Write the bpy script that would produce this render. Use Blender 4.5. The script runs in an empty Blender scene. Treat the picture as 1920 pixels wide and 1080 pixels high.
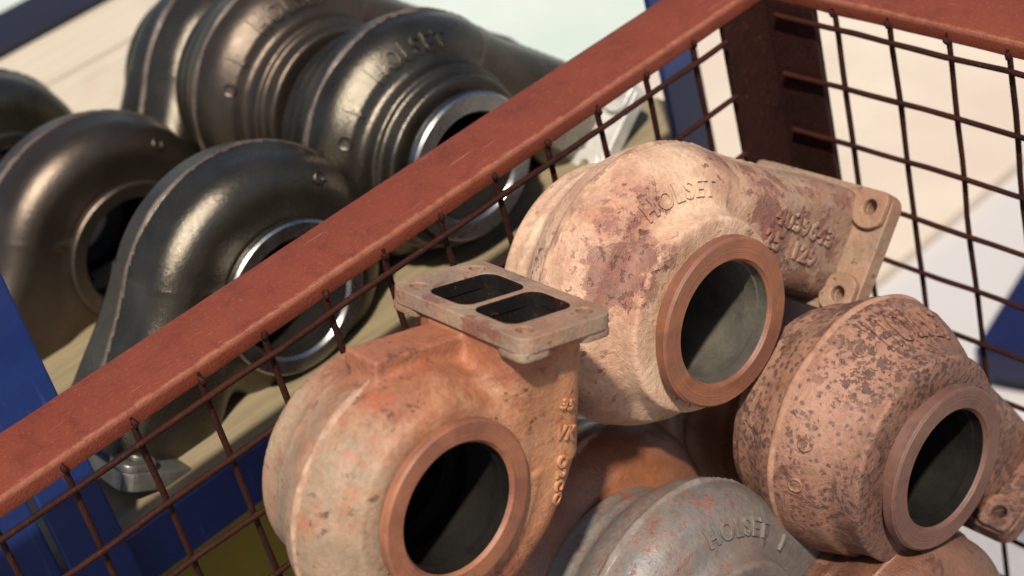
import bpy, bmesh, math, random
import numpy as np
from mathutils import Vector, Matrix, noise as mnoise
from mathutils.bvhtree import BVHTree
random.seed(7)
S = bpy.context.scene
COL = S.collection

# ------------------------------------------------------------------ camera
cam_d = bpy.data.cameras.new("camera"); cam = bpy.data.objects.new("camera", cam_d); COL.objects.link(cam)
Rv = Vector((0.7182, -0.6588, -0.2250)); Uv = Vector((0.5202, 0.2924, 0.8026)); Fv = Vector((0.4632, 0.6937, -0.5517))
Fv.normalize(); Rv = (Rv - Fv * Rv.dot(Fv)).normalized(); Uv = Rv.cross(Fv)
M = Matrix(((Rv.x, Uv.x, -Fv.x, -0.8794), (Rv.y, Uv.y, -Fv.y, -0.8835), (Rv.z, Uv.z, -Fv.z, 0.5740), (0, 0, 0, 1)))
cam.matrix_world = M
cam_d.sensor_width = 36; cam_d.lens = 3408.4 * 36 / 1920
cam_d.clip_start = 0.02; cam_d.clip_end = 200
cam_d.dof.use_dof = True; cam_d.dof.focus_distance = 1.13; cam_d.dof.aperture_fstop = 5.8
S.camera = cam

# ------------------------------------------------------------------ sky, sun, exposure
SUN = Vector((-0.33, -0.42, 0.86)).normalized()      # towards the sun
elev = math.asin(SUN.z); azim = math.atan2(SUN.x, SUN.y)
W = bpy.data.worlds.new("World"); S.world = W; W.use_nodes = True
wn = W.node_tree.nodes; wl = W.node_tree.links
bg = wn['Background']; sky = wn.new('ShaderNodeTexSky'); sky.sky_type = 'NISHITA'; sky.sun_disc = False
sky.sun_elevation = elev; sky.sun_rotation = azim; sky.air_density = 1.0; sky.dust_density = 2.0
wl.new(sky.outputs[0], bg.inputs[0]); bg.inputs[1].default_value = 0.066
sd = bpy.data.lights.new("sun", 'SUN'); sd.energy = 4.6; sd.angle = math.radians(2.5); sd.color = (1.0, 0.915, 0.785)
so = bpy.data.objects.new("sun", sd); COL.objects.link(so); so.rotation_euler = (-SUN).to_track_quat('-Z', 'Y').to_euler()
S.view_settings.view_transform = 'Standard'; S.view_settings.look = 'None'; S.view_settings.exposure = 0.66; S.view_settings.gamma = 1
S.cycles.max_bounces = 8

# ------------------------------------------------------------------ helpers
def tag(o, label=None, cat=None, group=None, kind=None):
    if label: o['label'] = label
    if cat: o['category'] = cat
    if group: o['group'] = group
    if kind: o['kind'] = kind
    return o

def empty(name, mat=None):
    o = bpy.data.objects.new(name, None); COL.objects.link(o); o.empty_display_size = 0.02
    if mat is not None: o.matrix_world = mat
    return o

def mesh_obj(name, me, mats, parent=None):
    o = bpy.data.objects.new(name, me); COL.objects.link(o)
    if mats and not me.materials:
        for m in (mats if isinstance(mats, (list, tuple)) else [mats]): me.materials.append(m)
    if parent is not None: o.parent = parent
    return o

def from_bm(name, bm, mat, parent=None, smooth=None):
    me = bpy.data.meshes.new(name); bm.normal_update(); bm.to_mesh(me); bm.free()
    if smooth is not None:
        for p in me.polygons: p.use_smooth = True
        try: me.set_sharp_from_angle(angle=math.radians(smooth))
        except Exception: pass
    return mesh_obj(name, me, mat, parent)

def box_bm(x0, x1, y0, y1, z0, z1, bev=0.0, seg=2):
    bm = bmesh.new()
    bmesh.ops.create_cube(bm, size=1)
    for v in bm.verts:
        v.co = Vector((x0 + (v.co.x + .5) * (x1 - x0), y0 + (v.co.y + .5) * (y1 - y0), z0 + (v.co.z + .5) * (z1 - z0)))
    if bev: bmesh.ops.bevel(bm, geom=bm.edges[:], offset=bev, segments=seg, affect='EDGES', profile=.6)
    return bm

def tube_bm(pts, r, n=8, bm=None, jit=0.0):
    bm = bm or bmesh.new(); rings = []
    for i, p in enumerate(pts):
        p = Vector(p); a = Vector(pts[max(0, i - 1)]); b = Vector(pts[min(len(pts) - 1, i + 1)])
        d = (b - a).normalized(); s = d.cross(Vector((0.3, 0.5, 0.81))).normalized(); t = d.cross(s)
        rr = r * (1 + random.uniform(-jit, jit))
        rings.append([bm.verts.new(p + (s * math.cos(k * 2 * math.pi / n) + t * math.sin(k * 2 * math.pi / n)) * rr) for k in range(n)])
    for A, B in zip(rings, rings[1:]):
        for k in range(n): bm.faces.new((A[k], A[(k + 1) % n], B[(k + 1) % n], B[k]))
    bm.faces.new(rings[0][::-1]); bm.faces.new(rings[-1])
    bmesh.ops.recalc_face_normals(bm, faces=bm.faces[:])
    return bm

# ------------------------------------------------------------------ materials
def new_mat(name):
    m = bpy.data.materials.new(name); m.use_nodes = True
    nt = m.node_tree; return m, nt, nt.nodes['Principled BSDF']

def N(nt, t, **kw):
    n = nt.nodes.new(t)
    for k, v in kw.items():
        if k in n.inputs: n.inputs[k].default_value = v
        else: setattr(n, k, v)
    return n

def tex_noise(nt, vec, scale, detail=6, rough=.6, dist=0.0):
    n = N(nt, 'ShaderNodeTexNoise'); n.inputs['Scale'].default_value = scale; n.inputs['Detail'].default_value = detail
    n.inputs['Roughness'].default_value = rough; n.inputs['Distortion'].default_value = dist
    nt.links.new(vec, n.inputs['Vector']); return n.outputs['Fac']

def ramp(nt, fac, stops):
    r = N(nt, 'ShaderNodeValToRGB'); e = r.color_ramp.elements
    while len(e) < len(stops): e.new(0.5)
    for el, (p, c) in zip(e, stops):
        el.position = p; el.color = (c[0], c[1], c[2], 1) if isinstance(c, (tuple, list)) else (c, c, c, 1)
    nt.links.new(fac, r.inputs[0]); return r.outputs[0]

def mix(nt, fac, a, b, mode='MIX'):
    m = N(nt, 'ShaderNodeMix'); m.data_type = 'RGBA'; m.blend_type = mode
    for s, v in ((m.inputs['Factor'], fac), (m.inputs[6], a), (m.inputs[7], b)):
        if isinstance(v, (int, float)): s.default_value = v
        elif isinstance(v, (tuple, list)): s.default_value = (v[0], v[1], v[2], 1)
        else: nt.links.new(v, s)
    return m.outputs[2]

def objvec(nt, off=(0, 0, 0), scale=(1, 1, 1)):
    tc = N(nt, 'ShaderNodeTexCoord'); mp = N(nt, 'ShaderNodeMapping')
    mp.inputs['Location'].default_value = off; mp.inputs['Scale'].default_value = scale
    nt.links.new(tc.outputs['Object'], mp.inputs[0]); return mp.outputs[0]

def add_bump(nt, b, h, strength, dist):
    bp = N(nt, 'ShaderNodeBump'); bp.inputs['Strength'].default_value = strength; bp.inputs['Distance'].default_value = dist
    nt.links.new(h, bp.inputs['Height']); nt.links.new(bp.outputs[0], b.inputs['Normal'])

def math_n(nt, op, a, b=0.0):
    m = N(nt, 'ShaderNodeMath'); m.operation = op
    for s, v in ((m.inputs[0], a), (m.inputs[1], b)):
        if isinstance(v, (int, float)): s.default_value = v
        else: nt.links.new(v, s)
    return m.outputs[0]

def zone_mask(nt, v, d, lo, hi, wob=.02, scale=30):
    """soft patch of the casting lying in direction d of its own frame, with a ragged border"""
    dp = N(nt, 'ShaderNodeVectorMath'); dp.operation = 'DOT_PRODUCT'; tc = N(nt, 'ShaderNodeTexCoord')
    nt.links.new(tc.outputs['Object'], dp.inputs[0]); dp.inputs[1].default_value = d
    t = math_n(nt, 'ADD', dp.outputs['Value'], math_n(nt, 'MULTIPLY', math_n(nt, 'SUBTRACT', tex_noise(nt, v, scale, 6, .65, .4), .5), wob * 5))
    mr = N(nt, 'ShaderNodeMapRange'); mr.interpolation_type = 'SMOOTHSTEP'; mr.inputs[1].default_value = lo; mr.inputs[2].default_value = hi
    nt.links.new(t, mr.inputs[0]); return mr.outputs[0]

def rust_casting(name, light, mid, dark, patch, off=(0, 0, 0), patch_lo=.60, patch_scale=28, speck=.62, speck_scale=150,
                 spots=None, grey=None, rough=.8, pits=.6, zones=()):
    """scaled, oxidised cast iron: pale oxide, orange rust, dark scale patches, fine specks and pitting"""
    m, nt, b = new_mat(name); v = objvec(nt, off)
    big = tex_noise(nt, v, 11, 5, .6, .4); med = tex_noise(nt, v, 34, 6, .65, .3); fine = tex_noise(nt, v, 330, 4, .7)
    c = mix(nt, ramp(nt, big, [(.38, 0.0), (.62, 1.0)]), light, mid)
    if grey is not None:
        c = mix(nt, ramp(nt, tex_noise(nt, v, 14, 6, .68, .5), [(.44, 0.0), (.58, 1.0)]), c, grey)
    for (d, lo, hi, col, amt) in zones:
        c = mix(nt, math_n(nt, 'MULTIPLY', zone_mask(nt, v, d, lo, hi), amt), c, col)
    c = mix(nt, math_n(nt, 'MULTIPLY', ramp(nt, med, [(.50, 0.0), (.70, 1.0)]), .7), c, mid)
    # orange bloom in clouds, and thin grey wash
    blo = math_n(nt, 'MULTIPLY', ramp(nt, tex_noise(nt, v, 46, 7, .72, .6), [(.53, 0.0), (.66, 1.0)]), ramp(nt, tex_noise(nt, v, 9, 3, .5), [(.45, 0.0), (.62, 1.0)]))
    c = mix(nt, math_n(nt, 'MULTIPLY', blo, .65), c, (mid[0] * .85 + .03, mid[1] * .55, mid[2] * .35))
    # irregular patches of dark scale: solid hearts, broken borders
    pn = math_n(nt, 'ADD', tex_noise(nt, v, patch_scale, 7, .70, .2), math_n(nt, 'MULTIPLY', math_n(nt, 'SUBTRACT', fine, .5), .05))
    pm = ramp(nt, pn, [(patch_lo, 0.0), (patch_lo + .035, 1.0)])
    lowf = ramp(nt, tex_noise(nt, v, 8, 2, .5), [(.44, 0.0), (.56, 1.0)])
    pm = math_n(nt, 'MULTIPLY', pm, lowf)
    pcol = mix(nt, ramp(nt, tex_noise(nt, v, 120, 5, .7), [(.35, 0.0), (.65, 1.0)]), patch, (patch[0] * 1.5, patch[1] * 1.15, patch[2] * .9))
    c = mix(nt, math_n(nt, 'MULTIPLY', pm, .85), c, pcol)
    if spots is not None:
        vo = N(nt, 'ShaderNodeTexVoronoi'); vo.inputs['Scale'].default_value = spots[0]; nt.links.new(v, vo.inputs['Vector'])
        wob = math_n(nt, 'ADD', vo.outputs['Distance'], math_n(nt, 'MULTIPLY', tex_noise(nt, v, spots[0] * 2.6, 5, .7), .9))
        wob = math_n(nt, 'ADD', wob, math_n(nt, 'MULTIPLY', tex_noise(nt, v, 14, 3, .5), .7))
        sm = ramp(nt, math_n(nt, 'MULTIPLY', wob, .5), [(spots[1] * .5 - .02, 1.0), (spots[1] * .5 + .035, 0.0)])
        c = mix(nt, math_n(nt, 'MULTIPLY', sm, .72), c, dark)
    sp = ramp(nt, tex_noise(nt, v, speck_scale, 4, .65), [(speck, 0.0), (speck + .05, 1.0)])
    sp = math_n(nt, 'MULTIPLY', sp, ramp(nt, tex_noise(nt, v, 19, 3, .5), [(.40, 0.0), (.58, 1.0)]))
    c = mix(nt, math_n(nt, 'MULTIPLY', sp, .8), c, dark)
    c = mix(nt, .75, c, ramp(nt, math_n(nt, 'ADD', math_n(nt, 'MULTIPLY', fine, .5), math_n(nt, 'MULTIPLY', tex_noise(nt, v, 75, 6, .7), .5)), [(.32, .30), (.68, .72)]), 'OVERLAY')
    nt.links.new(c, b.inputs['Base Color'])
    rr = N(nt, 'ShaderNodeMapRange'); rr.inputs[3].default_value = rough - .28; rr.inputs[4].default_value = rough
    nt.links.new(math_n(nt, 'ADD', math_n(nt, 'MULTIPLY', tex_noise(nt, v, 40, 5, .6), .8), math_n(nt, 'MULTIPLY', sp, .4)), rr.inputs[0]); nt.links.new(rr.outputs[0], b.inputs['Roughness'])
    b.inputs['Specular IOR Level'].default_value = .55
    hgt = math_n(nt, 'ADD', math_n(nt, 'MULTIPLY', fine, .7), math_n(nt, 'MULTIPLY', tex_noise(nt, v, 170, 5, .6), .55))
    hgt = math_n(nt, 'SUBTRACT', hgt, math_n(nt, 'MULTIPLY', pm, .35)); hgt = math_n(nt, 'SUBTRACT', hgt, math_n(nt, 'MULTIPLY', sp, .4))
    add_bump(nt, b, hgt, pits, .0013)
    return m

def simple_metal(name, c1, c2, scale=30, rough=(.35, .6), metallic=0.0, bump=.2, bscale=200, spec=.5, off=(0, 0, 0), coat=0, bdist=.001):
    m, nt, b = new_mat(name); v = objvec(nt, off)
    n = tex_noise(nt, v, scale, 6, .65, .3)
    c = mix(nt, ramp(nt, n, [(.35, 0.0), (.65, 1.0)]), c1, c2); nt.links.new(c, b.inputs['Base Color'])
    rr = N(nt, 'ShaderNodeMapRange'); rr.inputs[3].default_value = rough[0]; rr.inputs[4].default_value = rough[1]
    nt.links.new(tex_noise(nt, v, scale * 2.3, 5, .7), rr.inputs[0]); nt.links.new(rr.outputs[0], b.inputs['Roughness'])
    b.inputs['Metallic'].default_value = metallic; b.inputs['Specular IOR Level'].default_value = spec
    if coat: b.inputs['Coat Weight'].default_value = coat; b.inputs['Coat Roughness'].default_value = .3
    h = math_n(nt, 'ADD', tex_noise(nt, v, bscale, 4, .6), math_n(nt, 'MULTIPLY', tex_noise(nt, v, bscale * .25, 3, .5), .8))
    add_bump(nt, b, h, bump, bdist)
    return m

def ring_metal(name, c1, c2, c3, rough=(.45, .7), metallic=0.0, bump=.35, off=(0, 0, 0)):
    """turned face: fine concentric tool marks, blotchy oxide, a few nicks"""
    m, nt, b = new_mat(name); v = objvec(nt, off); tc = N(nt, 'ShaderNodeTexCoord'); sx = N(nt, 'ShaderNodeSeparateXYZ'); nt.links.new(tc.outputs['Object'], sx.inputs[0])
    r = math_n(nt, 'SQRT', math_n(nt, 'ADD', math_n(nt, 'MULTIPLY', sx.outputs[0], sx.outputs[0]), math_n(nt, 'MULTIPLY', sx.outputs[1], sx.outputs[1])))
    g = N(nt, 'ShaderNodeTexNoise'); g.noise_dimensions = '1D'; g.inputs['Scale'].default_value = 900; g.inputs['Detail'].default_value = 3; nt.links.new(r, g.inputs['W'])
    c = mix(nt, ramp(nt, tex_noise(nt, v, 26, 7, .7, .5), [(.38, 0.0), (.62, 1.0)]), c1, c2)
    c = mix(nt, math_n(nt, 'MULTIPLY', ramp(nt, tex_noise(nt, v, 60, 7, .75, .3), [(.54, 0.0), (.66, 1.0)]), .8), c, c3)
    c = mix(nt, .5, c, ramp(nt, g.outputs['Fac'], [(.3, .36), (.7, .64)]), 'OVERLAY')
    nt.links.new(c, b.inputs['Base Color']); b.inputs['Metallic'].default_value = metallic
    rr = N(nt, 'ShaderNodeMapRange'); rr.inputs[3].default_value = rough[0]; rr.inputs[4].default_value = rough[1]
    nt.links.new(tex_noise(nt, v, 70, 5, .7), rr.inputs[0]); nt.links.new(rr.outputs[0], b.inputs['Roughness'])
    add_bump(nt, b, math_n(nt, 'ADD', g.outputs['Fac'], math_n(nt, 'MULTIPLY', tex_noise(nt, v, 300, 5, .7), .8)), bump, .0007)
    return m

def painted_rust(name, col, worn, dark, off=(0, 0, 0), speck=.45, edge=None):
    m, nt, b = new_mat(name); v = objvec(nt, off)
    c = mix(nt, ramp(nt, tex_noise(nt, v, 9, 7, .7, .6), [(.35, 0.0), (.68, 1.0)]), col, worn)
    c = mix(nt, math_n(nt, 'MULTIPLY', ramp(nt, tex_noise(nt, v, 38, 8, .75, .5), [(.5, 0.0), (.68, 1.0)]), .75), c, dark)
    c = mix(nt, math_n(nt, 'MULTIPLY', ramp(nt, tex_noise(nt, v, 420, 3, .6), [(.60, 0.0), (.66, 1.0)]), speck), c, (.22, .07, .045))
    if edge is not None:        # scuffed arris
        tc = N(nt, 'ShaderNodeTexCoord'); sx = N(nt, 'ShaderNodeSeparateXYZ'); nt.links.new(tc.outputs['Object'], sx.inputs[0])
        e = math_n(nt, 'ADD', math_n(nt, 'ABSOLUTE', sx.outputs[edge]), math_n(nt, 'MULTIPLY', tex_noise(nt, v, 120, 6, .75), .012))
        top = ramp(nt, math_n(nt, 'MULTIPLY', math_n(nt, 'ADD', sx.outputs[2], .046), 70.0), [(.62, 0.0), (.80, 1.0)])
        c = mix(nt, math_n(nt, 'MULTIPLY', math_n(nt, 'MULTIPLY', ramp(nt, math_n(nt, 'MULTIPLY', e, 50.0), [(.30, 1.0), (.48, 0.0)]), top), .7), c, (.26, .10, .06))
        sc = objvec(nt, (2, 1, 0), (.6, 14, 1) if edge == 1 else (14, .6, 1))
        c = mix(nt, math_n(nt, 'MULTIPLY', ramp(nt, tex_noise(nt, sc, 26, 4, .6), [(.66, 0.0), (.72, 1.0)]), .5), c, (.30, .12, .08))
    nt.links.new(c, b.inputs['Base Color']); b.inputs['Roughness'].default_value = .62; b.inputs['Specular IOR Level'].default_value = .35 if edge is not None else .12
    h = math_n(nt, 'ADD', tex_noise(nt, v, 600, 3, .6), tex_noise(nt, v, 90, 6, .7)); add_bump(nt, b, h, .5, .0012)
    return m

MT = {}
MT['rail'] = painted_rust('red oxide painted steel', (.115, .021, .009), (.140, .028, .012), (.072, .013, .006), edge=1)
MT['rail_side'] = painted_rust('red oxide painted steel of the side rail', (.115, .021, .009), (.140, .028, .012), (.072, .013, .006), off=(4, 4, 4), edge=0)
MT['wire'] = painted_rust('rusty mesh wire', (.013, .004, .0026), (.034, .009, .005), (.014, .006, .005), speck=.1)
MT['post'] = painted_rust('rusty corner post', (.013, .005, .004), (.026, .008, .006), (.008, .004, .003), speck=.15)
MT['cream'] = rust_casting('cream scaled casting', (0.475, 0.326, 0.220), (0.287, 0.144, 0.091), (0.068, 0.030, 0.019), (0.112, 0.053, 0.044), patch_lo=.525, patch_scale=19, speck=.585, pits=.9,
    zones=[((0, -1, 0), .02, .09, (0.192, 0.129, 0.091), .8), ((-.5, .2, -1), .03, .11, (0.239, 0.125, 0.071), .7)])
MT['salmon'] = rust_casting('salmon scaled casting', (0.322, 0.168, 0.088), (0.262, 0.099, 0.044), (0.069, 0.025, 0.012), (0.155, 0.050, 0.029), off=(3, 1, 2), patch_lo=.57, speck=.60, speck_scale=120, pits=.8,
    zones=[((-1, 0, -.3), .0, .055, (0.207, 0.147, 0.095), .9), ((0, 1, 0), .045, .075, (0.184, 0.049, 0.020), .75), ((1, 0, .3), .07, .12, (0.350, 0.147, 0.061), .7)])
MT['spotted'] = rust_casting('spotted brown casting', (.185, .098, .064), (.150, .060, .033), (.045, .020, .016), (.060, .027, .021), off=(5, 4, 1), patch_lo=.55, patch_scale=44, speck=.53, speck_scale=210, spots=(190, 1.12), pits=1.0,
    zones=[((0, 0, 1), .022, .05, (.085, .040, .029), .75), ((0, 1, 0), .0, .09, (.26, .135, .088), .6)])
MT['grey'] = rust_casting('grey casting with rust blush', (0.123, 0.112, 0.100), (0.123, 0.090, 0.073), (0.152, 0.048, 0.028), (0.133, 0.057, 0.042), off=(8, 2, 3), patch_lo=.60, speck=.585, speck_scale=190, grey=(0.100, 0.093, 0.086), rough=.65, pits=.5)
MT['brown'] = rust_casting('dark brown casting', (0.231, 0.082, 0.038), (0.143, 0.053, 0.025), (0.033, 0.015, 0.009), (0.044, 0.019, 0.013), off=(1, 7, 3), patch_lo=.62, speck=.64, rough=.55, pits=.5)
MT['russet'] = rust_casting('dark russet casting', (.125, .055, .032), (.095, .036, .02), (.03, .014, .010), (.045, .02, .014), off=(6, 2, 3), patch_lo=.56, speck=.58, rough=.7, pits=.8)
MT['ring_orange'] = ring_metal('orange rusted machined ring', (.20, .074, .034), (.12, .045, .024), (.10, .055, .042))
MT['ring_salmon'] = ring_metal('salmon rusted ring', (.23, .088, .042), (.14, .048, .026), (.11, .05, .035), off=(2, 2, 2))
MT['ring_brown'] = ring_metal('brown rusted ring', (.115, .055, .038), (.080, .034, .024), (.06, .028, .022), off=(4, 1, 2), bump=.5)
MT['plate_pale'] = rust_casting('pale scaled plate', (0.248, 0.160, 0.103), (0.186, 0.090, 0.052), (0.062, 0.026, 0.017), (0.110, 0.048, 0.034), off=(2, 5, 6), patch_lo=.56, speck=.59, pits=.7, grey=(0.166, 0.122, 0.086))
MT['soot'] = simple_metal('soot blackened bore', (.004, .0035, .003), (.009, .0075, .006), 40, (.6, .9), bump=.5, bscale=200, spec=.12)
MT['bore_olive'] = simple_metal('dusty grey bore', (.070, .062, .046), (.032, .027, .020), 30, (.6, .85), bump=.5, bscale=260)
MT['port'] = rust_casting('black port with rust flecks', (.008, .007, .008), (.014, .012, .011), (.22, .05, .015), (.11, .03, .014), off=(3, 3, 3), patch_lo=.58, patch_scale=60, speck=.63, speck_scale=120, rough=.3, pits=.5)
MT['black'] = simple_metal('dark oiled cast iron', (.056, .049, .038), (.100, .087, .068), 22, (.21, .35), metallic=.9, bump=.3, bscale=1300, spec=.6, bdist=.0010)
MT['black_b'] = simple_metal('dark brown oiled cast iron', (.058, .044, .034), (.094, .073, .056), 16, (.26, .42), metallic=.85, bump=.28, bscale=1100, spec=.6, bdist=.0010, off=(4, 2, 1))
MT['machined'] = ring_metal('bright machined iron', (.42, .41, .39), (.30, .29, .27), (.16, .15, .14), (.18, .38), 1.0, .2)
MT['alu'] = simple_metal('bright cast flange', (.62, .61, .58), (.45, .44, .41), 40, (.35, .5), metallic=.5, bump=.25, bscale=300)
MT['machined_dull'] = simple_metal('dull machined flange', (.30, .29, .26), (.17, .16, .14), 50, (.3, .5), metallic=.85, bump=.4, bscale=300)
def blue_paint(name, c1, c2, chip=(.03, .02, .018)):
    m, nt, b = new_mat(name); v = objvec(nt)
    c = mix(nt, ramp(nt, tex_noise(nt, v, 8, 6, .7, .4), [(.35, 0.0), (.65, 1.0)]), c1, c2)
    c = mix(nt, math_n(nt, 'MULTIPLY', ramp(nt, tex_noise(nt, v, 150, 6, .75), [(.66, 0.0), (.70, 1.0)]), .8), c, chip)
    c = mix(nt, math_n(nt, 'MULTIPLY', ramp(nt, tex_noise(nt, objvec(nt, (1, 0, 2), (9, 9, 1)), 14, 4, .6), [(.62, 0.0), (.72, 1.0)]), .35), c, (.06, .10, .26))
    nt.links.new(c, b.inputs['Base Color']); b.inputs['Roughness'].default_value = .42
    add_bump(nt, b, tex_noise(nt, v, 110, 5, .6), .3, .001); return m
MT['blue'] = blue_paint('blue paint', (.006, .019, .088), (.008, .026, .12)); MT['navy'] = blue_paint('navy paint', (.003, .004, .028), (.004, .006, .038))
MT['far_navy'] = simple_metal('blackened navy paint', (.003, .003, .010), (.004, .004, .014), 12, (.5, .7), bump=.1)

# ------------------------------------------------------------------ turbine housing castings (implicit surface -> mesh)
def smin(a, b, k):
    h = np.clip(.5 + .5 * (b - a) / k, 0, 1); return b * (1 - h) + a * h - k * h * (1 - h)
def smax(a, b, k): return -smin(-a, -b, k)
def rbox(dx, dy, r):       # 2-D rounded box from |x|-hx, |y|-hy
    qx, qy = dx + r, dy + r
    return np.sqrt(np.maximum(qx, 0) ** 2 + np.maximum(qy, 0) ** 2) + np.minimum(np.maximum(qx, qy), 0) - r

def build_casting(P, vox=.0015):
    """local frame: Z = outlet axis (0 = parting plane), X = direction of the duct's offset, Y = duct/flange direction."""
    L, Rmax, Rmin = P['L'], P['Rmax'], P['Rmin']
    x0, x1, y0, y1, z0, z1 = -Rmax - .006, max(Rmax, P['fx'] + P['fw']) + .012, -Rmax - .006, P['T'] + .006, -P['back'] - .006, P['zc'] + .01
    xs = np.arange(x0, x1, vox, dtype=np.float32); ys = np.arange(y0, y1, vox, dtype=np.float32); zs = np.arange(z0, z1, vox, dtype=np.float32)
    X, Y, Z = np.meshgrid(xs, ys, zs, indexing='ij')
    rho = np.sqrt(X[:, :, :1] ** 2 + Y[:, :, :1] ** 2); phi = np.arctan2(Y[:, :, :1], X[:, :, :1])
    u = np.mod(-phi, 2 * np.pi) / (2 * np.pi)
    Ro = Rmax - (Rmax - Rmin) * u ** P.get('ex', 1.0)
    hz = P['h'] * (1 - .16 * u)
    w = .040 - .006 * u
    # the two halves of the scroll: the front one bulges, the rear one is a flatter band
    taper = np.where(Z > 0, .10 * Z, .22 * -Z)
    dx = np.abs(rho - (Ro - w - taper)) - w
    dz = np.where(Z > 0, Z - hz, -Z - hz * P.get('hr', .9))
    d = rbox(dx, dz, P.get('rc', .026))
    # parting seam
    seam = np.sqrt((rho - Ro + .0003) ** 2 + (Z * 1.0) ** 2) - (.0019 + .0004 * np.sin(phi * 9))
    core = np.maximum(rho - .072, np.abs(Z + .004) - P.get('core', .030))
    d = smin(d, core, .016)
    # neck and collar
    neck = np.maximum(rho - P['rn'] - .004, np.abs(Z - P['zc'] / 2) - P['zc'] / 2 + .004)
    d = smin(d, neck, P.get('nk', .018))
    col = rbox(rho - P['rcol'], np.abs(Z - P['zc'] + .009) - .009, .0015)
    d = smin(d, col, .006)
    if 'step' in P:
        r_, zt_, hh_ = P['step']; d = smin(d, rbox(rho - r_, np.abs(Z - zt_ + hh_) - hh_, .002), .004)
    # rear bearing-housing flange
    bk = rbox(rho - P.get('rbk', .075), np.abs(Z + P['back'] - .008) - .008, .002)
    d = smin(d, bk, P.get('bkk', .012))
    bk2 = np.maximum(rho - .066, np.abs(Z + P['back'] / 2) - P['back'] / 2 + .004)
    d = smin(d, bk2, .016)
    # inlet duct, widening to the flange
    T = P['T']; s = np.clip(Y / T, 0, 1); s2 = s * s * (3 - 2 * s)
    xa, wa = Rmax - .040, .040; tp = np.where(Z > 0, .10 * Z, .22 * -Z) * (1 - s2)
    xc = xa + (P['fx'] - xa) * s2; wx = wa + (P['fw'] - .003 - wa) * s2; wz = P['h'] + (P.get('wz', .044) - P['h']) * s2; dzc = P.get('dz', P.get('fzc', 0)) * s2
    duct = rbox(np.abs(X - xc + tp) - wx, np.abs(Z - dzc) - wz, P.get('rc', .026) - (P.get('rc', .026) - .016) * s2)
    duct = np.maximum(duct, np.maximum(-Y - .002, Y - T + .0025))
    d = smin(d, duct, .0008 + .0135 * np.clip((.074 - X) / .03, 0, 1))
    dseam = np.sqrt((X - xc - wx + tp + .0003) ** 2 + Z ** 2) - .0018
    seam = np.where((Y > 0) & (X > .02), np.where(Y < T - .015, dseam, .01), seam)
    d = np.minimum(d, seam)
    for (bx, by, hx, hy, zp, zt) in P.get('pads', ()):      # cast platforms on the outside
        q = rbox(np.abs(X - bx) - hx, np.abs(Y - by) - hy, .0015); q = smax(q, np.abs(Z - zp) - zt, .002); d = smin(d, q, .005)
    # lug pads round the flange bolts
    hollow = np.maximum(rho - P['rb'], -(Z + P['deep']))
    thr = np.maximum(rho - P['rb'] * .80, -(Z + P['back'] + (.05 if P.get('through') else -.022)))
    hol = np.minimum(hollow, thr)
    gap = rbox(np.abs(rho - P['rb'] * .9) - .012, np.abs(Z + .006) - .010, .004)
    hol = np.minimum(hol, gap)
    d2 = smax(d, -hol, .002)
    soot = hol
    pw = P['fw'] * P.get('pw', .62)
    for sgn in (-1, 1):
        pz = min(P['fz'] * P.get('pzf', .62), P['wz'] - .006) if 'wz' in P else P['fz'] * .60
        hzp = pz / 2 - .0007; pc = P.get('fzc', 0) + sgn * (pz / 2 + .0007)
        pocket = rbox(np.abs(X - P['fx']) - pw, np.abs(Z - pc) - hzp, .011); pocket = np.maximum(pocket, T - P.get('pd', .055) - Y)
        d2 = smax(d2, -pocket, .001); soot = np.minimum(soot, pocket)
    wav = (np.sin(X * 71 + 3 * np.sin(Y * 43)) * np.sin(Y * 63 + 2 * np.sin(Z * 57)) * np.sin(Z * 83 + 1.3) + .5 * np.sin(X * 160 + Z * 120) * np.sin(Y * 173 - Z * 90))
    d2 = d2 + (wav * .00010).astype(np.float32)
    import openvdb
    g = openvdb.FloatGrid(0.05); arr = np.clip(d2, -.006, .006).astype(np.float32)
    arr[0] = .006; arr[-1] = .006; arr[:, 0] = .006; arr[:, -1] = .006; arr[:, :, 0] = .006; arr[:, :, -1] = .006
    g.copyFromArray(arr)
    pts, quads = g.convertToQuads(0.0)
    ip = np.asarray(pts, dtype=np.float64)
    pts = ip * vox + np.array([x0, y0, z0])
    ii = np.clip(np.round(ip).astype(int), 0, np.array(soot.shape) - 1)
    sv = soot[ii[:, 0], ii[:, 1], ii[:, 2]]
    quads = np.asarray(quads, dtype=np.int64)
    # orient outwards
    a, b, c_ = pts[quads[:, 0]], pts[quads[:, 1]], pts[quads[:, 2]]
    vol = np.einsum('ij,ij->i', a, np.cross(b, c_)).sum()
    if vol < 0: quads = quads[:, ::-1]
    inner = (sv[quads].mean(axis=1) < .0016)
    inport = inner & (pts[quads].mean(axis=1)[:, 1] > .03) & (np.hypot(pts[quads].mean(axis=1)[:, 0], pts[quads].mean(axis=1)[:, 1]) > P['rb'] + .004)
    sm = seam[ii[:, 0], ii[:, 1], ii[:, 2]]; ps = pts[quads].mean(axis=1)
    mi = inner.astype(np.int32) + inport.astype(np.int32)
    mi[(~inner) & (sm[quads].mean(axis=1) < .0009)] = 3
    return pts, quads, mi

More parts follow.
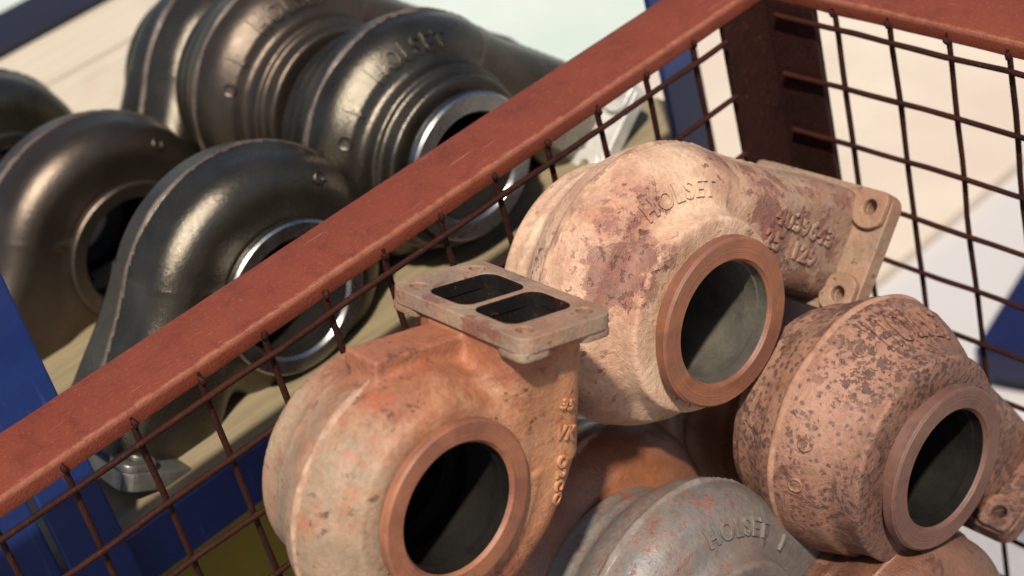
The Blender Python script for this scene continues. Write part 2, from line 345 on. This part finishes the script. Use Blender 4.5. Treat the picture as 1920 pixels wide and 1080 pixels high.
def mesh_arrays(name, pts, quads, midx=None, mirror=False):
    pts = pts.copy(); q = quads
    if mirror: pts[:, 1] *= -1; q = quads[:, ::-1]
    me = bpy.data.meshes.new(name); n = len(q)
    me.vertices.add(len(pts)); me.vertices.foreach_set('co', pts.astype(np.float32).ravel())
    me.loops.add(n * 4); me.loops.foreach_set('vertex_index', q.astype(np.int32).ravel())
    me.polygons.add(n); me.polygons.foreach_set('loop_start', np.arange(0, n * 4, 4, dtype=np.int32))
    me.polygons.foreach_set('use_smooth', np.ones(n, dtype=bool))
    if midx is not None: me.polygons.foreach_set('material_index', midx.astype(np.int32))
    me.update(calc_edges=True); return me

def lathe_bm(prof, n=96):
    bm = bmesh.new(); rings = []
    for (r, z) in prof: rings.append([bm.verts.new((r * math.cos(2 * math.pi * k / n), r * math.sin(2 * math.pi * k / n), z)) for k in range(n)])
    m = len(rings)
    for i in range(m):
        A, B = rings[i], rings[(i + 1) % m]
        for k in range(n): bm.faces.new((A[k], A[(k + 1) % n], B[(k + 1) % n], B[k]))
    bmesh.ops.recalc_face_normals(bm, faces=bm.faces[:]); return bm

def curve_mesh(build, extrude, bevel, res=2):
    cu = bpy.data.curves.new('outline', 'CURVE'); cu.dimensions = '2D'; cu.fill_mode = 'BOTH'; cu.extrude = extrude; cu.bevel_depth = bevel; cu.bevel_resolution = res
    for pts in build:
        sp = cu.splines.new('POLY'); sp.points.add(len(pts) - 1); sp.use_cyclic_u = True
        for p, (x, y) in zip(sp.points, pts): p.co = (x, y, 0, 1)
    o = bpy.data.objects.new('outline', cu); COL.objects.link(o)
    dg = bpy.context.evaluated_depsgraph_get(); me = bpy.data.meshes.new_from_object(o.evaluated_get(dg), depsgraph=dg)
    bpy.data.objects.remove(o); bpy.data.curves.remove(cu); return me

def rrect(cx, cy, hx, hy, r, n=6):
    out = []
    for (sx, sy, a0) in ((1, 1, 0), (-1, 1, 90), (-1, -1, 180), (1, -1, 270)):
        for k in range(n + 1):
            a = math.radians(a0 + 90 * k / n); out.append((cx + sx * (hx - r) + r * math.cos(a), cy + sy * (hy - r) + r * math.sin(a)))
    return out
def circ(cx, cy, r, n=24): return [(cx + r * math.cos(2 * math.pi * k / n), cy + r * math.sin(2 * math.pi * k / n)) for k in range(n)]

def flange_mesh(P, mirror):
    fw, fz = P['fw'], P['fz']; s = -1 if mirror else 1
    ops = [rrect(0, 0, fw, fz, .0095)]
    pz = min(fz * P.get('pzf', .62), P['wz'] - .006) if 'wz' in P else fz * .60
    for sg in (-1, 1): ops.append(rrect(0, sg * (pz / 2 + .0007), fw * P.get('pw', .62), pz / 2 - .0007, .010))
    for sx in (-1, 1):
        for sz in (-1, 1): ops.append(circ(sx * (fw - .0125), sz * (fz - .0125), .0062))
    ft = P.get('ft', .0056); me = curve_mesh(ops, ft, .0009)
    # outline plane (x, y) -> local (X, Z); extrusion -> local Y
    T = P['T']
    for v in me.vertices:
        x, y, z = v.co; v.co = (x + P['fx'], s * (T - .0016 - ft + z), y + P.get('fzc', 0))
    if not mirror: me.flip_normals()
    bm = bmesh.new(); bm.from_mesh(me); bmesh.ops.remove_doubles(bm, verts=bm.verts[:], dist=1e-5)
    # lugs: half-round pads under two corners, on the body's side
    bmesh.ops.recalc_face_normals(bm, faces=bm.faces[:]); bm.to_mesh(me); bm.free()
    me.polygons.foreach_set('use_smooth', [False] * len(me.polygons))
    zc = P.get('fzc', 0)
    for p in me.polygons:
        cx, cz = abs(p.center.x - P['fx']), abs(p.center.z - zc)
        if cx < fw * P.get('pw', .62) + .0006 and cz < pz + .0006 and abs(p.normal.y) < .45: p.material_index = 1
    return me

def lug_mesh(P, mirror, sx, sz):
    s = -1 if mirror else 1; fw, fz, T = P['fw'], P['fz'], P['T']
    cx, cz = sx * (fw - .0125), sz * (fz - .0125)
    pts = []
    for k in range(24):
        a = 2 * math.pi * k / 24; x, z = .0145 * math.cos(a), .0145 * math.sin(a)
        if x * sx > .0115: x = .0115 * sx
        if z * sz > .0115: z = .0115 * sz
        qx, qz = cx + x, cz + z
        pz = min(fz * P.get('pzf', .62), P['wz'] - .006) if 'wz' in P else fz * .60
        if abs(qx) < fw * P.get('pw', .62) + .003 and abs(qz) < pz + .003: qx = sx * (fw * P.get('pw', .62) + .003)
        pts.append((qx, qz))
    me = curve_mesh([pts, circ(cx, cz, .0064)], .0022, .0008, 1)
    for v in me.vertices:
        x, y, z = v.co; v.co = (x + P['fx'], s * (T - .0050 - 2 * P.get('ft', .0056) + z), y + P.get('fzc', 0))
    bm = bmesh.new(); bm.from_mesh(me); bmesh.ops.remove_doubles(bm, verts=bm.verts[:], dist=1e-5); bmesh.ops.recalc_face_normals(bm, faces=bm.faces[:]); bm.to_mesh(me); bm.free()
    return me

def text_flat(s, size, depth):
    cu = bpy.data.curves.new('lettering', 'FONT'); cu.body = s; cu.size = size; cu.extrude = depth / 2; cu.bevel_depth = size * .014; cu.bevel_resolution = 1
    cu.align_x = 'CENTER'; cu.align_y = 'CENTER'; cu.space_character = 1.2; cu.resolution_u = 4; cu.offset = size * .018
    o = bpy.data.objects.new('lettering', cu); COL.objects.link(o)
    dg = bpy.context.evaluated_depsgraph_get(); me = bpy.data.meshes.new_from_object(o.evaluated_get(dg), depsgraph=dg)
    bpy.data.objects.remove(o); bpy.data.curves.remove(cu); return me

def wrap_text(s, size, bvh, rad=None, ang=0, at=None, rot=0, depth=.0030, rise=.0003, side=1):
    """project lettering along the outlet axis on the casting; on an arc (rad, ang) or straight (at, rot)"""
    me = text_flat(s, size, depth)
    bm = bmesh.new(); bm.from_mesh(me); bmesh.ops.triangulate(bm, faces=bm.faces[:])
    for _ in range(3):
        es = [e for e in bm.edges if e.calc_length() > size * .22]
        if not es: break
        bmesh.ops.subdivide_edges(bm, edges=es, cuts=1); bmesh.ops.triangulate(bm, faces=[f for f in bm.faces if len(f.verts) > 3])
    bm.to_mesh(me); bm.free()
    for v in me.vertices:
        x, y, z = v.co
        if rad is not None:
            a = ang - x / rad; r = rad + y; px, py = r * math.cos(a), r * math.sin(a)
        else:
            px = at[0] + x * math.cos(rot) - y * math.sin(rot); py = at[1] + x * math.sin(rot) + y * math.cos(rot)
        h, nrm, _, _ = bvh.ray_cast(Vector((px, py, .2)), Vector((0, 0, -1)))
        if h is None: h, nrm = Vector((px, py, 0)), Vector((0, 0, 1))
        acc = Vector((0, 0, 0))
        for ox, oy in ((.004, 0), (-.004, 0), (0, .004), (0, -.004)):
            h2, n2, _, _ = bvh.ray_cast(Vector((px + ox, py + oy, .2)), Vector((0, 0, -1)))
            if h2 is not None: acc += n2 if n2.z > 0 else -n2
        nrm = acc.normalized() if acc.length > .1 else Vector((0, 0, 1))
        v.co = Vector((px, py, h.z)) + (Vector((0, 0, 1)) * .4 + nrm * .6).normalized() * (z + rise)
    return me

def boss_mesh(bvh, rad, ang, r=.0052, h=.0016):
    bm = bmesh.new(); n = 20; px, py = rad * math.cos(ang), rad * math.sin(ang)
    hit, nrm, _, _ = bvh.ray_cast(Vector((px, py, .2)), Vector((0, 0, -1)))
    if hit is None: hit, nrm = Vector((px, py, 0)), Vector((0, 0, 1))
    if nrm.z < 0: nrm = -nrm
    q = nrm.to_track_quat('Z', 'Y'); rings = []
    for (rr, zz) in ((r, -.003), (r, h * .6), (r * .86, h), (r * .7, h * .9), (r * .55, h * .45), (r * .2, h * .4)):
        rings.append([bm.verts.new(hit + q @ Vector((rr * math.cos(2 * math.pi * k / n), rr * math.sin(2 * math.pi * k / n), zz))) for k in range(n)])
    for A, B in zip(rings, rings[1:]):
        for k in range(n): bm.faces.new((A[k], A[(k + 1) % n], B[(k + 1) % n], B[k]))
    bm.faces.new(rings[-1]); return bm

CAST = {}
def casting(key, P):
    if key not in CAST:
        CAST[key] = build_casting(P, P.get('vox', .0015))
    return CAST[key]

MESHES = {}
def housing(label, key, P, mirror, pos, axis, nx, mats, scale=1.0, group=None, texts=(), bosses=(), ring_mat=None, flange_mat=None, label_parts=None, name='turbine_housing'):
    """pos = centre of the outlet ring's face; axis = outlet direction; nx = direction of the duct's offset"""
    a = Vector(axis).normalized(); x = Vector(nx); x = (x - a * x.dot(a)).normalized(); y = a.cross(x)
    R = Matrix(((x.x, y.x, a.x, 0), (x.y, y.y, a.y, 0), (x.z, y.z, a.z, 0), (0, 0, 0, 1)))
    Mx = Matrix.Translation(Vector(pos)) @ R @ Matrix.Scale(scale, 4) @ Matrix.Translation((0, 0, -P['L']))
    root = empty(name, Mx); tag(root, label, 'turbo housing', group)
    pts, quads, mi = casting(key, P)
    mk = (key, mirror, tuple(m.name for m in mats))
    if mk not in MESHES:
        me = mesh_arrays('casting_body', pts, quads, mi, mirror)
        for m in mats: me.materials.append(m)
        MESHES[mk] = me
    mesh_obj('body', MESHES[mk], None, root)
    vk = ('bvh', key, mirror)
    if vk not in MESHES:
        pp = pts.copy(); 
        if mirror: pp[:, 1] *= -1
        MESHES[vk] = BVHTree.FromPolygons(pp.tolist(), quads.tolist())
    bvh = MESHES[vk]
    # machined outlet ring
    rk = ('ring', key, (ring_mat or mats[0]).name, mats[1].name)
    if rk not in MESHES:
        L, zc, ro, rb = P['L'], P['zc'], P['ro'], P['rb']; ti = P.get('chamf', .0015)
        prof = [(rb, L - .0025), (rb + .002, L), (ro - .0015, L), (ro, L - .0015), (ro, L - P['rt'] + .001), (ro - .002, L - P['rt']), (P['rg'], L - P['rt'] - .002),
                (P['rg'], zc - .003), (rb - .0015, zc - .003), (rb - .0015, L - .010), (rb, L - .0095)]
        o = from_bm('ring', lathe_bm(prof), ring_mat or mats[0], None, 30); o.data.materials.append(mats[1])
        for p in o.data.polygons:
            if math.hypot(p.center.x, p.center.y) < rb + .0006: p.material_index = 1
        MESHES[rk] = o.data; bpy.data.objects.remove(o)
    mesh_obj('outlet_ring', MESHES[rk], None, root)
    fk = ('fl', key, mirror, (flange_mat or mats[0]).name)
    if fk not in MESHES:
        me = flange_mesh(P, mirror); me.materials.append(flange_mat or mats[0]); me.materials.append(mats[2]); MESHES[fk] = me
    fo = mesh_obj('inlet_flange', MESHES[fk], None, root)
    for sx in (-1, 1):
        for sz in (-1, 1):
            lk = ('lug', key, mirror, (flange_mat or mats[0]).name, sx, sz)
            if lk not in MESHES:
                me = lug_mesh(P, mirror, sx, sz); me.materials.append(flange_mat or mats[0]); MESHES[lk] = me
            mesh_obj('bolt_lug', MESHES[lk], None, fo)
    for t in texts:
        me = wrap_text(bvh=bvh, **t); me.materials.append(mats[0])
        for p in me.polygons: p.use_smooth = False
        mesh_obj('cast_lettering', me, None, root)
    for (rad, ang) in bosses:
        from_bm('cast_boss', boss_mesh(bvh, rad, math.radians(ang)), mats[0], root, 40)
    return root

# shape families
PA = dict(L=.073, zc=.056, Rmax=.101, Rmin=.075, h=.038, rn=.058, rcol=.063, back=.054, rb=.0395, ro=.055, rg=.046, rt=.009, deep=.030, T=.154, fx=.078, fw=.044, fz=.060, fzc=-.002, wz=.038, dz=-.004)
PF = dict(PA, L=.073, zc=.057, rcol=.070, rn=.063, Rmax=.094, Rmin=.073, T=.146, h=.040, rc=.033, nk=.022, hr=.92, back=.046, rbk=.062, bkk=.02)
PB = dict(L=.046, zc=.036, rbk=.068, Rmax=.122, Rmin=.070, h=.038, rn=.057, rcol=.0605, back=.054, rb=.0415, ro=.0560, rg=.052, rt=.007, deep=.030, T=.104, fx=.071, fw=.037, fz=.061, core=.026, wz=.046, pw=.75, pzf=.70, ft=.0042, pd=.034, ex=.6,
          pads=((.004, .078, .034, .011, -.010, .015),))
PC = dict(L=.053, zc=.040, nk=.008, core=.020, Rmax=.105, Rmin=.078, h=.045, rn=.053, rcol=.0575, back=.056, rb=.043, ro=.056, rg=.049, rt=.008, deep=.030, T=.128, fx=.076, fw=.046, fz=.062, rc=.022)
PD = dict(PC, through=True, vox=.002)
PE = dict(PA, vox=.002)
PG = dict(PA, L=.078, zc=.064, step=(.0690, .050, .010), rcol=.0625, h=.037, hr=1.0)

def vdir(deg): return (math.cos(math.radians(deg)), 0.0, math.sin(math.radians(deg)))

HOL = lambda ang, rad=.076, size=.0165: dict(s='HOLSET', size=size, rad=rad, ang=math.radians(ang))
MT['seam_pale'] = simple_metal('pale casting seam', (.38, .24, .155), (.16, .08, .05), 60, (.7, .9), bump=.5, bscale=300)
MT['seam_dark'] = simple_metal('dark casting seam', (.16, .075, .045), (.30, .16, .10), 60, (.7, .9), bump=.5, bscale=300)
MT['seam_black'] = simple_metal('ground seam on black iron', (.10, .075, .058), (.04, .03, .025), 70, (.5, .7), metallic=.3, bump=.5, bscale=300)
MT['seam_grey'] = simple_metal('grey casting seam', (.17, .145, .125), (.10, .07, .055), 60, (.6, .8), bump=.4, bscale=300)
# angles below are measured in the casting's own frame (X = duct offset)
housing('cream and purple-brown mottled turbo housing with orange ring, its flange raised against the mesh corner', 'A', PA, True,
        (-0.257, -0.178, -0.113), (0.01, -0.998, 0.04), (.73, .02, .68), [MT['cream'], MT['bore_olive'], MT['port'], MT['seam_pale']], scale=1.027, ring_mat=MT['ring_orange'], flange_mat=MT['plate_pale'],
        texts=[dict(s='HOLSET', size=.0150, rad=.078, ang=math.radians(34), depth=.0024), dict(s='4039643', size=.0168, at=(.079, -.088), rot=math.radians(-90), depth=.0030), dict(s='25  129', size=.0168, at=(.062, -.080), rot=math.radians(-90), depth=.0030)])
housing('salmon-orange turbo housing with its twin-port flange facing straight up', 'B', PB, False,
        (-0.498, -0.203, -0.073), (.03, -.998, .01), (.94, 0, -.34), [MT['salmon'], MT['soot'], MT['port'], MT['seam_pale']], scale=.94, ring_mat=MT['ring_salmon'], flange_mat=MT['plate_pale'],
        texts=[dict(s='35', size=.010, at=(.091, .040), rot=math.radians(-20)), dict(s='VK', size=.013, at=(.092, .020), rot=math.radians(-20)), dict(s='O2CO', size=.011, at=(.089, -.012), rot=math.radians(-95))])
housing('brown dark-spotted turbo housing at the right of the basket pile', 'F', PF, True,
        (-0.193, -0.288, -0.233), (0.0, -0.998, 0.0), vdir(15), [MT['spotted'], MT['soot'], MT['port'], MT['seam_dark']], scale=1.03, ring_mat=MT['ring_brown'], texts=[HOL(48, .082)], bosses=[(.082, 150), (.082, 130), (.083, 82)])
housing('grey turbo housing with faint rust blush at the bottom edge of the pile', 'A', PA, True,
        (-0.359, -0.259, -0.288), (0.05, -0.994, 0.0), vdir(35), [MT['grey'], MT['soot'], MT['port'], MT['seam_grey']], texts=[dict(s='HOLSET   1', size=.0150, rad=.080, ang=math.radians(14))])
BR = [MT['brown'], MT['soot'], MT['soot'], MT['seam_dark']]
housing('smooth dark brown turbo housing wedged between the salmon and the grey housing', 'E', PE, True, (-0.333, -0.155, -0.298), (0.05, -1, -0.1), vdir(-60), BR)
housing('dark brown turbo housing hidden under the orange-ringed and the spotted housing', 'E', PE, True, (-0.121, -0.117, -0.327), (0.0, -1, -0.05), vdir(-40), BR)
housing('rusty brown turbo housing at the bottom right corner under the spotted one', 'E', PE, True, (-0.243, -0.339, -0.382), (0.05, -1, -0.05), vdir(0), [MT['russet'], MT['soot'], MT['soot'], MT['seam_dark']])
# the black castings on the stillage
BK2 = [MT['black_b'], MT['soot'], MT['soot'], MT['seam_black']]
BK = [MT['black'], MT['soot'], MT['soot'], MT['seam_black']]
G = 'black housings on the blue stillage'
housing('black lettered turbo housing nearest the red rail, its flange beside the blue post', 'G', PG, True,
        (-0.203, 0.135, -0.118), (0.0, -1, 0), vdir(38), BK, scale=1.08, ring_mat=MT['machined'], flange_mat=MT['alu'], group=G, texts=[HOL(50, .083), dict(s='I', size=.016, rad=.081, ang=math.radians(92))], bosses=[(.081, 108)])
housing('black turbo housing second in the row away from the rail, behind the lettered one', 'G', PG, True,
        (-0.205, 0.285, -0.108), (0.0, -1, 0), vdir(38), BK2, scale=1.08, ring_mat=MT['black'], flange_mat=MT['machined_dull'], group=G, texts=[HOL(50, .083), dict(s='I', size=.016, rad=.081, ang=math.radians(92))], bosses=[(.081, 108)])
housing('black turbo housing farthest from the rail, seen edge on behind the other black ones', 'C', PC, False,
        (-0.15, 0.50, -0.165), (.25, -1, 0), vdir(148), BK, scale=1.08, group=G)
housing('black turbo housing in front on the left, flange standing down on the wooden deck', 'C', PC, False,
        (-0.375, 0.150, -0.138), (0.0, -1, 0), vdir(148), BK, scale=1.08, ring_mat=MT['machined'], flange_mat=MT['machined_dull'], group=G, bosses=[(.083, -97)])
housing('black turbo housing with light showing through its bore, left of the front one', 'D', PD, False,
        (-0.391, 0.367, -0.160), (0.0, -1, 0), vdir(148), BK2, scale=1.08, group=G, bosses=[(.083, -97)])
housing('black turbo housing of which only the crown shows at the left edge of the picture', 'D', PD, False,
        (-0.40, 0.575, -0.165), (0.0, -1, 0), vdir(148), BK, scale=1.08, group=G)

# ------------------------------------------------------------------ red mesh basket
bk_ = empty('mesh_basket'); tag(bk_, 'rusty red steel basket with open wire mesh sides holding used castings', 'basket')
def dented(bm, axis, step, amp):
    lo = min(v.co[axis] for v in bm.verts); hi = max(v.co[axis] for v in bm.verts)
    k = lo + step; nrm = Vector((0, 0, 0)); nrm[axis] = 1
    while k < hi - step * .5:
        p = Vector((0, 0, 0)); p[axis] = k
        bmesh.ops.bisect_plane(bm, geom=bm.verts[:] + bm.edges[:] + bm.faces[:], plane_co=p, plane_no=nrm); k += step
    for v in bm.verts:
        if lo + 1e-4 < v.co[axis] < hi - 1e-4:
            q = v.co * 35; v.co += Vector((mnoise.noise(q), mnoise.noise(q + Vector((7, 7, 7))), mnoise.noise(q + Vector((3, 9, 1))))) * amp + Vector((0, 0, mnoise.noise(v.co * 6))) * amp
    return bm
from_bm('top_rail', dented(box_bm(-1.0, .058, 0, .058, -.046, -.033, .0022), 0, .008, .00035), MT['rail'], bk_, 40)
from_bm('top_rail', dented(box_bm(0, .058, -.9, -.0005, -.046, -.033, .0022), 1, .008, .00035), MT['rail_side'], bk_, 40)
from_bm('corner_post', box_bm(-.045, .006, .001, .007, -.6, -.046, .0008), MT['post'], bk_)
from_bm('corner_post', box_bm(.0005, .0065, -.045, .0005, -.6, -.046, .0008), MT['post'], bk_)
def wire(p0, p1, r=.0022):
    p0, p1 = Vector(p0), Vector(p1); n = max(4, int((p1 - p0).length / .025)); d = (p1 - p0)
    s = random.uniform(0, 99)
    pts = [p0 + d * (i / n) + Vector([.0014 * mnoise.noise(Vector((s + 9 * k, i * .45, 0))) for k in range(3)]) for i in range(n + 1)]
    from_bm('wire', tube_bm(pts, r, 8, jit=.05), MT['wire'], bk_, 60)
for i in range(18):
    x = -(.079 + .05 * i); wire((x, .0015, -.040 + random.uniform(-.002, .003)), (x + random.uniform(-.004, .004), .0015, -.6))
for k in range(11):
    z = -.055 - .05 * k; wire((-1.0, -.0035, z), (-.0495, -.0035, z + random.uniform(-.002, .002)))
    wire((-.0035, -.012, z), (-.0035, -.9, z + random.uniform(-.002, .002)))
for i in range(15):
    y = -(.066 + .05 * i); wire((.0015, y, -.040 + random.uniform(-.002, .003)), (.0015, y + random.uniform(-.004, .004), -.6))
bm = bmesh.new(); bmesh.ops.create_icosphere(bm, subdivisions=2, radius=.0024)
for v in bm.verts: v.co = v.co * (1 + .35 * mnoise.noise(v.co * 400)); v.co.z *= 1.5
w0 = from_bm('weld', bm, MT['wire'], bk_, 80); w0.location = (-.079, -.001, -.043)
for i in range(1, 32):
    w = w0.copy(); COL.objects.link(w); w.rotation_euler = (random.uniform(-.4, .4), random.uniform(-.4, .4), random.uniform(0, 6))
    w.location = (-(.079 + .05 * i), -.001, -.043 + random.uniform(-.002, .002)) if i < 18 else (-.001, -(.066 + .05 * (i - 18)), -.043 + random.uniform(-.002, .002))
from_bm('floor_sheet', box_bm(-1.0, 0, -.9, 0, -.606, -.6), MT['post'], bk_)

# ------------------------------------------------------------------ blue stillage with wooden deck
def wood_mat(name, c1, c2, off):
    m, nt, b = new_mat(name); v = objvec(nt, off, (1, 14, 14)); v2 = objvec(nt, off)
    g = tex_noise(nt, v, 7, 7, .65, .6); c = mix(nt, ramp(nt, g, [(.35, 0.0), (.7, 1.0)]), c1, c2)
    c = mix(nt, math_n(nt, 'MULTIPLY', ramp(nt, tex_noise(nt, v2, 5, 5, .6, .5), [(.5, 0.0), (.7, 1.0)]), .35), c, (.20, .15, .10))
    nt.links.new(c, b.inputs['Base Color']); b.inputs['Roughness'].default_value = .75
    add_bump(nt, b, g, .4, .002); return m
MT['wood'] = wood_mat('pale deck board', (.34, .29, .225), (.42, .36, .285), (0, 0, 0))
MT['oldwood'] = wood_mat('weathered olive deck board', (.13, .10, .055), (.21, .165, .09), (5, 0, 0))
st = empty('blue_stillage'); tag(st, 'blue steel stillage with plank deck carrying the black housings', 'stillage')
X0, X1, Y0, Y1, ZD = -.625, .02, .125, .955, -.205
from_bm('deck_beam', box_bm(X0 + .046, X1 - .04, Y0 + .002, Y0 + .030, ZD - .050, ZD - .004, .002), MT['blue'], st)
from_bm('deck_beam', box_bm(X0, X1 + .3, Y1, Y1 + .10, ZD - .05, ZD + .01, .002), MT['far_navy'], st)
from_bm('corner_post', box_bm(X0, X0 + .044, Y0 - .02, Y0 - .014, -.9, .06, .002), MT['blue'], st)
from_bm('corner_post', box_bm(X0 - .06, X0 - .003, Y0 - .012, Y0 + .03, -.9, .06, .002), MT['blue'], st)
from_bm('corner_post', box_bm(X1 - .042, X1, Y0 - .02, Y0 - .014, -.9, .35, .002), MT['blue'], st)
y = Y0 + .004; k = 0
while y < Y1 - .02:
    from_bm('deck_board', box_bm(X0 - .3, X1 + .02, y, min(y + .138, Y1 - .003), ZD - .0035, ZD + random.uniform(-.001, .001) + .002, .001, 1), MT['oldwood'] if y < .5 else MT['wood'], st); y += .142

# ------------------------------------------------------------------ ground
def ground_mat():
    m, nt, b = new_mat('pale concrete yard'); v = objvec(nt)
    c = mix(nt, ramp(nt, tex_noise(nt, v, 1.1, 5, .6), [(.35, 0.0), (.65, 1.0)]), (.34, .325, .335), (.38, .355, .35))
    c = mix(nt, .5, c, mix(nt, tex_noise(nt, v, 9, 6, .6), (.31, .30, .30), (.39, .37, .37)))
    nt.links.new(c, b.inputs['Base Color']); b.inputs['Roughness'].default_value = .9; return m
bm = bmesh.new(); bmesh.ops.create_grid(bm, x_segments=4, y_segments=4, size=60)
g = from_bm('ground', bm, ground_mat()); g.location = (0, 0, -.9); tag(g, kind='structure')
bm = bmesh.new(); bmesh.ops.create_grid(bm, x_segments=2, y_segments=2, size=3)
o = from_bm('grass', bm, simple_metal('grass', (.09, .16, .03), (.14, .20, .05), 6, (.8, .9))); o.location = (.2, 5.62, -.896); tag(o, kind='structure')
bm = box_bm(.1, 5, 1.252, 4, -.9, -.892); o = from_bm('painted_floor', bm, simple_metal('pale green floor paint', (.35, .41, .37), (.41, .45, .42), 2, (.4, .6), bump=.1)); tag(o, kind='structure')
MT['ply'] = simple_metal('sunlit fibreboard', (.38, .32, .265), (.44, .38, .315), 3, (.7, .9), bump=.2, bscale=60)
o = from_bm('fibreboard_sheet', box_bm(-.05, 2.6, .50, 1.25, -.9, -.882, .002), MT['ply']); tag(o, 'large pale fibreboard sheet lying on the ground beyond the mesh', 'board')
bb = empty('steel_frame', Matrix.Translation((.508, .257, -.9)) @ Matrix.Rotation(math.radians(15), 4, 'Z')); tag(bb, 'dark blue steel frame on the ground beyond the right mesh wall', 'steel frame')
from_bm('long_beam', box_bm(0, 1.2, -.20, 0, .03, .07, .003), MT['navy'], bb)
for xx in (.02, 1.0): from_bm('foot', box_bm(xx, xx + .1, -.2, -.02, 0, .03, .002), MT['navy'], bb)
# yellow container under the stillage
MT['yellow'] = simple_metal('yellow paint', (.22, .16, .015), (.27, .20, .02), 9, (.5, .7), bump=.1)
yb = empty('yellow_container'); tag(yb, 'yellow steel container standing under the blue stillage beam', 'container')
from_bm('side_wall', box_bm(-.56, -.30, .20, .206, -.9, -.29, .002), MT['yellow'], yb)
from_bm('rim', box_bm(-.57, -.29, .19, .23, -.29, -.27, .003), MT['yellow'], yb)
